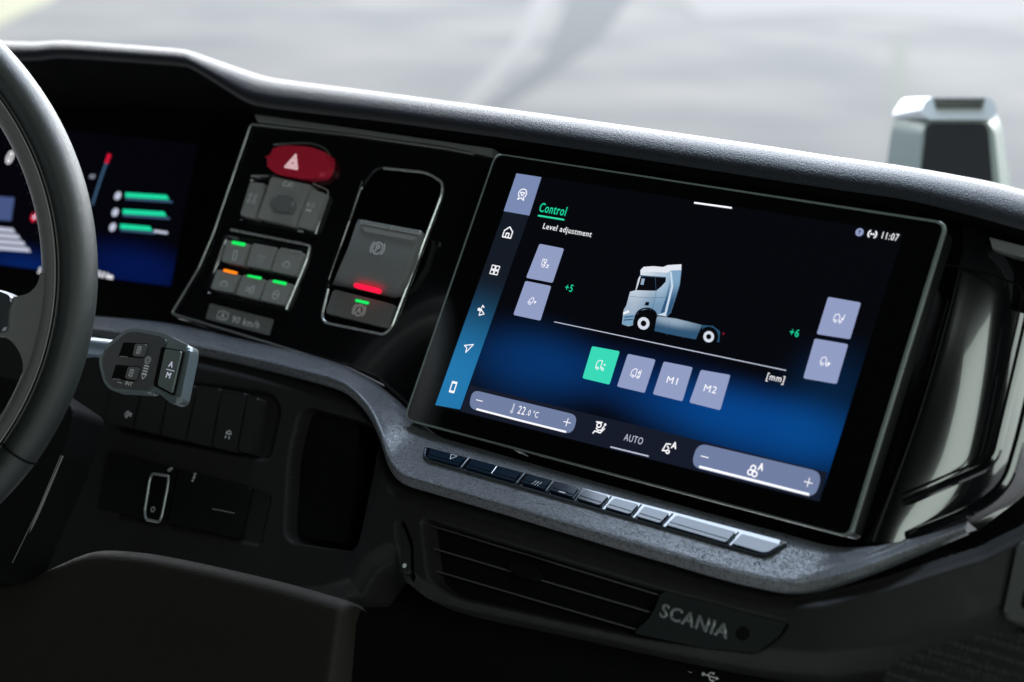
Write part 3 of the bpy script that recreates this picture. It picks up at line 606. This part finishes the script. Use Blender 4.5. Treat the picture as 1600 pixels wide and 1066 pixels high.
sub('mirror', [(366, 196), (382, 198), (374, 232), (358, 230)], emi('mirror_blue', (150, 175, 200)), .0012)
sub('grille_slot', [(270, 408), (324, 404), (322, 410), (268, 415)], E_NAVY, .0011)
sub('grille_slot', [(266, 424), (318, 420), (316, 427), (264, 431)], E_NAVY, .0011)
sub('headlight', [(262, 385), (292, 372), (296, 384), (262, 398)], emi('lamp_white', (240, 243, 250)), .0012)
sub('wind_deflector', [(452, 398), (505, 408), (500, 402), (540, 240), (532, 160), (522, 160), (528, 240), (492, 385)], emi('deflector_light', (200, 218, 235)), .0012)
for q in (520, 610): line('panel_joint', P0, T([(q, 420+(q-450)*.18), (q-16, 500+(q-450)*.18)]), .0001, E_NAVY, tp, z=.001)
line('wheel_arch', P0, T([(322, 452), (330, 405), (355, 372), (400, 362), (438, 380), (450, 410)]), .0005, emi('arch_black', (10, 16, 26)), tp, z=.0011, smooth=True)
line('door_line', P0, T([(300, 297), (420, 305), (500, 300)]), .00012, E_NAVY, tp, z=.001)
line('door_line', P0, T([(440, 190), (445, 270), (425, 370)]), .00012, E_NAVY, tp, z=.001)
# ================================================================== KEYS ON THE SHELF
PKK = Plane(PK.o+PK.z*.0006, PK.x, PK.y)
prism('key_tray', PKK, [(664, 698), (1222, 845), (1232, 849), (1200, 869), (1186, 869), (661, 717)], -.001, .0008, GLO, dash, r=.0025, bev=.0004)
line('tray_rim', PKK, [(665, 700), (662, 714), (672, 720), (880, 780), (1186, 867), (1198, 867), (1228, 850)], .0009, mat('tray_rim_plastic', (.05, .06, .075), .22, coat=.6), dash, z=.0008, rad=.004)
keys = [([(672, 700), (727, 715), (716, 727), (668, 714)], 'leftmost glossy key of the row under the screen, marked with a heater symbol'),
        ([(738, 717), (814, 738), (803, 752), (727, 730)], 'wide dark double key second in the row under the screen'),
        ([(826, 741), (860, 751), (850, 764), (814, 753)], 'small glossy key with three heat waves under the screen'),
        ([(870, 753), (904, 763), (893, 776), (858, 765)], 'small glossy key with dash mark, just right of the heat waves key'),
        ([(914, 765), (950, 775), (937, 789), (901, 778)], 'small glossy key fifth from the left in the row'),
        ([(960, 778), (997, 788), (984, 803), (946, 792)], 'small glossy key sixth from the left in the row'),
        ([(1007, 791), (1045, 802), (1031, 817), (994, 806)], 'small glossy key left of the long blank key'),
        ([(1057, 805), (1149, 831), (1134, 847), (1041, 820)], 'long blank glossy key near right end of the row'),
        ([(1159, 834), (1220, 851), (1200, 862), (1192, 863), (1144, 849)], 'rightmost slanted glossy key at the end of the row')]
PT = Plane(PKK.o, PKK.x, PKK.y)
RIB = mat('rib_plastic', (.10, .13, .17), .22, coat=.5)
for x0, y0, x1, y1 in ((733, 715, 720, 731), (820, 739, 807, 755), (865, 751, 853, 767), (909, 763, 895, 779), (955, 776, 940, 793), (1002, 789, 986, 807), (1051, 803, 1035, 820), (1154, 832, 1137, 849)):
    line('key_divider', PT, [(x0, y0), (x1, y1)], .0006, RIB, dash, z=.0030)
for i, (pts, lab) in enumerate(keys):
    cx = sum(p[0] for p in pts)/len(pts); cy = sum(p[1] for p in pts)/len(pts)
    k = thing('shelf_key', lab, 'key', PT.w(*PT.loc(cx, cy)), 'glossy keys on the trim shelf')
    prism('key_cap', PT, pts, .0002, .0030, KEY, k, bev=.0006, r=.0008)
    pz = PT.shift(.0031)
    (ax, ay), (bx, by), (dx, dy) = pts[0], pts[1], pts[-1]
    if i < 8: line('front_groove', PT, [(dx+(ax-dx)*.28+1.5, dy+(ay-dy)*.28), (pts[2][0]+(bx-pts[2][0])*.28-1.5, pts[2][1]+(by-pts[2][1])*.28)], .00022, PIT, k, z=.0031)
    if i == 0: icon(pz, 707, 714, .0026, [('l', [(-1, .8), (1, .8), (0, -1), (-1, .8)])], PRT, k, name='symbol', th=.08)
    if i == 1: line('divider', PT, [(776, 729), (768, 740)], .0004, CHR, k, z=.003)
    if i == 2: icon(pz, 838, 755, .0026, [('l', [(-.8, -.7), (-.5, .8)]), ('l', [(0, -.7), (.3, .8)]), ('l', [(.8, -.7), (1.1, .8)])], PRT, k, name='symbol', th=.08)
    if i == 3: icon(pz, 878, 769, .0022, [('l', [(-1, 0), (1, 0)])], PRT, k, name='symbol', th=.2)
# ================================================================== AIR VENT
PVD = SP(.007)
vt = thing('air_vent', 'wide black air vent with thin slats and centre tab under the shelf', 'air vent', PVD.w(*PVD.loc(840, 900)))
def bar(name, pl, a, b, m, parent, dep=.010, th=.0006):
    A = pl.loc(*a); B = pl.loc(*b); d = np.array(B)-np.array(A); d /= np.linalg.norm(d); nn = np.array([-d[1], d[0]])*th
    poly = [tuple(np.array(A)-nn), tuple(np.array(B)-nn), tuple(np.array(B)+nn), tuple(np.array(A)+nn)]
    return prism_local(name, pl, poly, -dep, 0, m, parent, bev=.0005, seg=2)
SL = mat('slat_plastic', (.09, .09, .088), .3)
for a, b in (((660, 817), (1028, 929)), ((663, 853), (1014, 956)), ((666, 888), (992, 983))): bar('slat', PVD, a, b, SL, vt)
bar('slat', PVD.shift(-.006), (722, 890), (798, 912), SL, vt)
prism('centre_tab', PVD, [(790, 880), (806, 876), (832, 883), (846, 894), (840, 908), (802, 900)], -.004, .004, PIT, vt, bev=.002, r=.004)
tw = prism('thumb_wheel', SP(.011), [(619, 822), (630, 820), (641, 855), (642, 895), (632, 898), (622, 875)], -.008, .001, mat('wheel_dark', (.03, .03, .03), .35), vt, bev=.002, r=.004)
icon(SP(.0122), 632, 884, .0016, [('d', 0, 0, 1)], PRT, tw, name='dot')
# name plate
npl = thing('name_plate', 'dark plate with embossed chrome letters SCANIA at the vent\'s right end', 'name plate', SP(.034).w(*SP(.034).loc(1090, 970)))
PN = SP(.011)
NPM = mat('plate_plastic', (.020, .025, .025), .4, bump=(1500, .2))
prism('plate', PN, [(1034, 923), (1232, 972), (1218, 994), (1184, 1020), (1100, 1012), (989, 989), (1015, 966), (1026, 945)], -.008, .002, NPM, npl, r=.003, bev=.0012)
LTR = mat('letter_metal', (.55, .6, .6), .2, metal=.7)
textm('SCANIA', PN, 1084, 971, .0082, LTR, npl, z=.0026, name='lettering', bold=0, sx=1.05, ext=.0003, tb=.0003, rot=-.02)
prism('round_cap', PN, [(1160+11*math.cos(a*.5236), 990+11*math.sin(a*.5236)) for a in range(12)], .002, .0028, PIT, npl, bev=.0004)
# ================================================================== LOWER LEFT KEYS
PBK = SP(-.004)
bank = [([(182, 592), (222, 598), (205, 668), (163, 658)], 'dark light key nearest the steering wheel in the lower key bank', [('a', -.1, 0, .6, 90, 270), ('l', [(-.1, .6), (-.1, -.6)]), ('l', [(.3, .4), (.9, .3)]), ('l', [(.3, 0), (.9, -.1)])], (200, 648)),
        ([(226, 599), (264, 604), (247, 678), (209, 669)], 'blank dark key second from left in the lower key bank', None, None),
        ([(268, 597), (305, 602), (288, 688), (251, 679)], 'blank dark key directly right of and below the stalk', None, None),
        ([(309, 602), (344, 607), (328, 697), (292, 689)], 'blank dark key left of the key with the lamp symbol', None, None),
        ([(348, 608), (384, 614), (368, 706), (332, 698)], 'dark key with small lamp symbol near its bottom', [('a', 0, 0, .6, 0, 180), ('l', [(-.6, 0), (.6, 0)]), ('l', [(-.4, -.5), (-.5, -.9)]), ('l', [(.4, -.5), (.5, -.9)])], (357, 678)),
        ([(388, 616), (404, 622), (388, 708), (372, 704)], 'narrow dark key at right end of the lower key bank', None, None)]
for pts, lab, ic, pos in bank:
    quad_switch('bank_key', lab, 'key', pts, PLA, h=.008, ic=ic, icpos=pos, s=.0034, pl=PBK, base=-.008, group='keys of the lower key bank', pm=PRD, r=.0015, bev=.002)
PLW = SP(-.0045)
PLX = mat('socket_panel', (.006, .006, .006), .5, bump=(1500, .3), spec=.25)
lsp = thing('socket_panel', 'black panel with socket flaps under the lower key bank', 'panel', PLW.w(*PLW.loc(270, 780)))
prism('flap', PLW, [(168, 706), (276, 732), (258, 815), (152, 795)], -.004, .001, PLX, lsp, bev=.0008, r=.002)
prism('flap', PLW, [(280, 733), (392, 762), (374, 842), (262, 817)], -.004, .001, PLX, lsp, bev=.0008, r=.002)
line('flap_edge', PLW, [(332, 795), (366, 802)], .0005, BTD, lsp, z=.0014)
icon(PLW.shift(.0012), 303, 746, .0035, [('l', [(-.3, .8), (.3, .8)]), ('l', [(0, .8), (0, -.8)]), ('l', [(-.3, 0), (.3, 0)]), ('l', [(-.3, -.8), (.3, -.8)])], PRD, lsp, name='symbol', th=.12)
icon(PLW.shift(.0012), 266, 732, .003, [('l', [(-.6, -.6), (.5, .4)]), ('l', [(-.2, -.9), (.8, .1)])], PRD, lsp, name='symbol', th=.12)
hd = thing('key_loop', 'upright silver-rimmed loop handle on the black socket panel', 'handle', PLW.w(*PLW.loc(245, 778)))
line('rim', PLW, [(238, 740), (264, 744), (262, 760), (253, 806), (249, 816), (228, 812), (226, 800), (234, 750)], .0010, CHD, hd, z=.005, closed=True, rad=.002)
prism('insert', PLW, [(238, 742), (262, 746), (250, 813), (228, 810)], .001, .004, PIT, hd, r=.002)
icon(PLW.shift(.0042), 239, 796, .0024, [('c', 0, 0, .7)], PRD, hd, name='symbol', th=.15)
# ================================================================== STEERING COLUMN COVER
PCV = SP(.11)
cv = prism('column_cover', PCV, [(-150, 560), (60, 600), (118, 640), (97, 712), (22, 884), (0, 900), (-150, 920)], -.03, 0, PIT, None, bev=.003, r=.006)
tag(cv, 'black steering column cover with thin pale edge behind lower wheel rim', 'column cover')
ln = line('edge_trim', PCV, [(97, 712), (60, 800), (21, 880)], .0012, CHD, cv, z=-.001)
# ================================================================== STEERING WHEEL
DW = 1.13
PW = CP(-357, 425, DW)
wh = thing('steering_wheel', 'dark leather steering wheel with grey spoke cropped by the left edge', 'steering wheel', PW.w(0, 0, 0))
kpx = DW/FPX
def torus(name, R, a, b, z, m, parent, n=220, ns=20, a0=0, a1=2*math.pi):
    vs = []; fs = []; cl = abs(a1-a0-2*math.pi) < 1e-6
    cnt = n if cl else n+1
    for i in range(cnt):
        t = a0+(a1-a0)*i/n
        for j in range(ns):
            p = 2*math.pi*j/ns; r = R+a*math.cos(p); vs.append(tuple(PW.w(r*math.cos(t), r*math.sin(t), z+b*math.sin(p))))
    for i in range(n):
        for j in range(ns): fs.append((i*ns+j, ((i+1) % cnt)*ns+j, ((i+1) % cnt)*ns+(j+1) % ns, i*ns+(j+1) % ns))
    me = bpy.data.meshes.new(name); me.from_pydata(vs, [], fs); me.update()
    return finish(name, me, m, parent, angle=None)
torus('rim', 479*kpx, 30*kpx, .015, 0, LEA, wh)
torus('inner_rim', 444*kpx, 20*kpx, .010, .001, WPL, wh)
torus('rim_seam', 452.5*kpx, .0009, .0009, .0115, PIT, wh)
torus('rim_seam', 451*kpx, .0005, .0005, .0120, BTN, wh)
for k in range(9):
    a = math.radians(6+k*2.1); r0 = 421*kpx
    tube('stitch', [PW.w(r0*math.cos(a), r0*math.sin(a), .006), PW.w((r0+5*kpx)*math.cos(a+.006), (r0+5*kpx)*math.sin(a+.006), .0085)], .0005, PIT, wh)
# leather joint ring across the rim
aj = math.atan2(425-708, 32+357)
ring = []
for j in range(25):
    p = 2*math.pi*j/24; r = 479*kpx+31*kpx*math.cos(p); ring.append(PW.w(r*math.cos(aj), r*math.sin(aj), .0155*math.sin(p)))
tube('joint_seam', ring[:-1], .0007, PIT, wh, closed=True)
PWS = PW.shift(.002)
WS = lambda n, pts, z0, z1, m, **k: prism(n, PW, pts, z0, z1, m, wh, **k)
WS('spoke', [(-20, 462), (14, 466), (45, 459), (58, 446), (66, 418), (88, 418), (84, 520), (46, 640), (-16, 700), (-5, 655), (30, 612), (37, 570), (30, 548), (14, 528), (-20, 520)], -.012, .009, WPL, bev=.004, r=.006, seg=5)
WS('spoke_trim', [(-80, 438), (0, 455), (22, 465), (14, 482), (12, 520), (-80, 520)], -.006, .013, mat('spoke_metal', (.35, .38, .42), .3, metal=1), bev=.003, r=.004)
WS('hub', [(-560, 300), (-400, 260), (-200, 300), (-60, 400), (-50, 440), (-50, 560), (-120, 640), (-380, 700), (-600, 620)], -.03, .014, WPL, bev=.01, r=.03)
WS('spoke', [(-720, 440), (-800, 440), (-800, 520), (-700, 530), (-560, 560), (-560, 450)], -.012, .009, WPL, bev=.004, r=.006)
# ================================================================== STALK
nst = at(225, 570, .1); 
lo_, hi_ = -.1, .5
for _ in range(40):
    mid = (lo_+hi_)/2
    if depth(at(225, 570, mid)) > 1.165: lo_ = mid
    else: hi_ = mid
NS = lo_
PSK = SP(NS)
sk = thing('control_stalk', 'grey retarder stalk with two rockers and A/M paddle beside the wheel', 'stalk', PSK.w(*PSK.loc(225, 570)))
STM = mat('stalk_plastic', (.085, .085, .087), .42, bump=(2200, .2)); STR = mat('stalk_rim', (.20, .24, .25), .30, metal=.5)
prism('body', PSK, [(196, 515), (210, 513), (256, 521), (297, 541), (296, 556), (281, 628), (268, 632), (240, 607), (231, 614), (174, 611), (162, 598), (154, 566), (158, 546)], -.009, 0, STR, sk, bev=.0038, r=.004, seg=5)
prism('face_plate', PSK, [(197, 520), (212, 518), (252, 526), (262, 533), (252, 545), (238, 604), (229, 610), (176, 606), (165, 595), (159, 566), (163, 548)], -.002, .0012, STM, sk, bev=.0010, r=.004)
pf = prism('paddle', PSK, [(252, 542), (286, 548), (270, 618), (240, 603)], -.001, .0020, PIT, sk, bev=.0005, r=.0012)
prism('paddle_face', PSK, [(258, 545), (283, 549), (268, 614), (246, 602)], .002, .0034, mat('paddle_green_grey', (.15, .185, .175), .35), pf, bev=.0006, r=.0012)
textm('A', PSK, 267, 570, .0040, E_SOFT, pf, z=.0036)
textm('M', PSK, 263, 587, .0040, E_SOFT, pf, z=.0036)
line('divider', PSK, [(260, 577), (272, 580)], .0002, E_SOFT, pf, z=.0036)
for q, k in (([(193, 535), (231, 537), (224, 560), (185, 557)], [(211, 537), (228, 538), (222, 557), (207, 556)]), ([(181, 570), (219, 573), (211, 596), (174, 592)], [(200, 573), (216, 574), (209, 593), (195, 591)])):
    rk = prism('rocker', PSK, q, .0006, .0016, PIT, sk, r=.0008)
    prism('rocker_cap', PSK, k, .0016, .0042, mat('rocker_metal', (.16, .16, .16), .35, metal=.4), rk, bev=.0008, r=.0008)
    cx = sum(p[0] for p in k)/4; cy = sum(p[1] for p in k)/4
    icon(PSK.shift(.0043), cx, cy, .0022, [('l', [(-.6, -1), (-.6, 1), (.6, 1), (.6, -1), (-.6, -1)]), ('l', [(0, -.5), (0, .6)])], PRT, rk, name='symbol', th=.12)
    (x0, y0), (x3, y3) = q[0], q[3]
    line('rocker_edge', PSK, [(x3+2, y3), (x3+14, y3+1)], .0003, CHD, rk, z=.002)
icon(PSK.shift(.0014), 231, 563, .0024, [('c', 0, 0, 1), ('c', 0, 0, .5)], PRT, sk, name='symbol', th=.1)
for k in range(4): icon(PSK.shift(.0014), 229-k*1.2, 572+k*4, .0022, [('l', [(-.9, 0), (.9, 0)])], PRT, sk, name='symbol', th=.22)
icon(PSK.shift(.0014), 224, 589, .0030, [('l', [(-.7, .5), (0, -.5), (.7, .5), (-.7, .5)])], PRT, sk, name='symbol', th=.1)
textm('INT', PSK, 201, 600, .0026, PRT, sk, z=.0014, bold=.00005)
line('mark', PSK, [(184, 597), (190, 599)], .0002, PRT, sk, z=.0014)
tube('arm', [PSK.w(*PSK.loc(170, 542), -.008), PSK.w(*PSK.loc(130, 536), -.010), PSK.w(*PSK.loc(40, 540), -.02)], .0068, mat('arm_plastic', (.20, .26, .32), .35, metal=.3), sk, ns=14)
# ================================================================== THINGS ON THE RIGHT
# blurred housing beyond the pad
def frus(name, pl, base, top, z0, z1, m, parent, r=.01):
    a = rnd(loc_poly(pl, base), r); b = rnd(loc_poly(pl, top), r)
    vs = [tuple(pl.w(x, y, z0)) for x, y in a]+[tuple(pl.w(x, y, z1)) for x, y in b]; n = len(a)
    fs = [(i, (i+1) % n, n+(i+1) % n, n+i) for i in range(n)]+[tuple(range(n, 2*n)), tuple(range(n))[::-1]]
    me = bpy.data.meshes.new(name); me.from_pydata(vs, [], fs); me.update()
    bm = bmesh.new(); bm.from_mesh(me); bmesh.ops.recalc_face_normals(bm, faces=bm.faces); bm.to_mesh(me); bm.free()
    return finish(name, me, m, parent)
PH = CP(1508, 230, 1.75)
H_ = thing('speaker_housing', 'blurred silver-green housing with dark front and ribbed top behind dashboard', 'housing', PH.w(0, -.1, 0))
HG = mat('pale_green_metal', (.33, .38, .35), .35, metal=.15)
CAPM = mat('cap_metal', (.72, .76, .80), .3, metal=.1)
frus('shell', PH, [(1432, 146), (1562, 146), (1586, 180), (1622, 420), (1378, 420), (1412, 180)], [(1450, 190), (1544, 190), (1554, 205), (1576, 420), (1420, 420), (1440, 205)], -.05, 0, HG, H_, r=.012)
frus('top_cap', PH, [(1428, 142), (1564, 142), (1582, 172), (1574, 180), (1420, 180), (1410, 172)], [(1446, 153), (1548, 153), (1558, 176), (1546, 188), (1448, 188), (1436, 176)], -.052, .004, CAPM, H_, r=.007)
prism('front_grille', PH, [(1448, 192), (1544, 192), (1562, 420), (1422, 420)], -.002, .003, mat('grille_cloth', (.012, .012, .013), .8, bump=(900, .6)), H_, r=.008, bev=.002)
prism('rib_recess', PH, [(1458, 153), (1540, 153), (1534, 172), (1464, 172)], .003, .0045, CHD, H_)
for k in range(3): prism('rib', PH, [(1460+k, 156+k*5), (1538-k, 156+k*5), (1537-k, 158+k*5), (1461+k, 158+k*5)], .0045, .0065, PIT, H_)
# grey box on right edge
PX = SP(-.01)
SBX = mat('box_plastic', (.08, .08, .08), .5)
bx = thing('side_box', 'small dark grey box with round-cornered recess at right edge', 'box', PX.w(*PX.loc(1590, 910)))
prism('body', PX, [(1592, 842), (1680, 858), (1650, 985), (1566, 966)], -.03, .01, SBX, bx, bev=.003, r=.004)
prism('recess', PX, [(1600, 920), (1640, 928), (1630, 958), (1594, 950)], .009, .0103, PIT, bx, r=.003)
# woven seat cloth, lower right
cl_ = bpy.data.materials.new('woven_cloth'); cl_.use_nodes = True; nt = cl_.node_tree; b = nt.nodes['Principled BSDF']; b.inputs['Roughness'].default_value = .85
tc = nt.nodes.new('ShaderNodeTexCoord'); v = nt.nodes.new('ShaderNodeTexVoronoi'); v.inputs['Scale'].default_value = 330; v.inputs['Randomness'].default_value = .25
nt.links.new(tc.outputs['Object'], v.inputs['Vector']); cr = nt.nodes.new('ShaderNodeValToRGB'); cr.color_ramp.elements[0].color = (.05, .05, .05, 1); cr.color_ramp.elements[1].color = (.002, .002, .002, 1); cr.color_ramp.elements[1].position = .5
nt.links.new(v.outputs['Distance'], cr.inputs[0]); nt.links.new(cr.outputs[0], b.inputs['Base Color'])
bn = nt.nodes.new('ShaderNodeBump'); bn.invert = True; bn.inputs['Distance'].default_value = .001; nt.links.new(v.outputs['Distance'], bn.inputs['Height']); nt.links.new(bn.outputs[0], b.inputs['Normal'])
PQ = SP(.06)
sc_ = prism('cloth_cushion', PQ, [(1350, 1200), (1378, 1060), (1405, 1028), (1470, 1006), (1560, 985), (1700, 1000), (1700, 1200)], -.03, 0, cl_, None, bev=.008, r=.012, seg=6)
tag(sc_, 'black woven cloth cushion in the lower right corner', 'cushion')
# ================================================================== GROUND MARKS
DK = mat('worn_dark_asphalt', (.27, .29, .31), .85); LT = mat('pale_streak', (.45, .46, .475), .8); VG = mat('verge_pale_green', (.70, .71, .55), .9)
ground_patch('tyre_mark', [(905, -40), (1010, -40), (940, 60), (850, 130), (760, 185), (740, 180), (850, 90)], DK, .004)
ground_patch('road_streak', [(850, -40), (890, -40), (830, 70), (740, 170), (700, 175), (800, 70)], LT, .004)
ground_patch('verge', [(-200, -60), (150, -60), (80, 0), (0, 38), (-200, 110)], VG, .004)
ground_patch('road_seam', [(1395, 60), (1418, 60), (1405, 330), (1385, 330)], mat('seam_grey', (.36, .385, .37), .85), .004)
ground_patch('pale_road_patch', [(1030, -30), (1700, -30), (1700, 20), (1560, 40), (1300, 20), (1100, 30)], LT, .008)
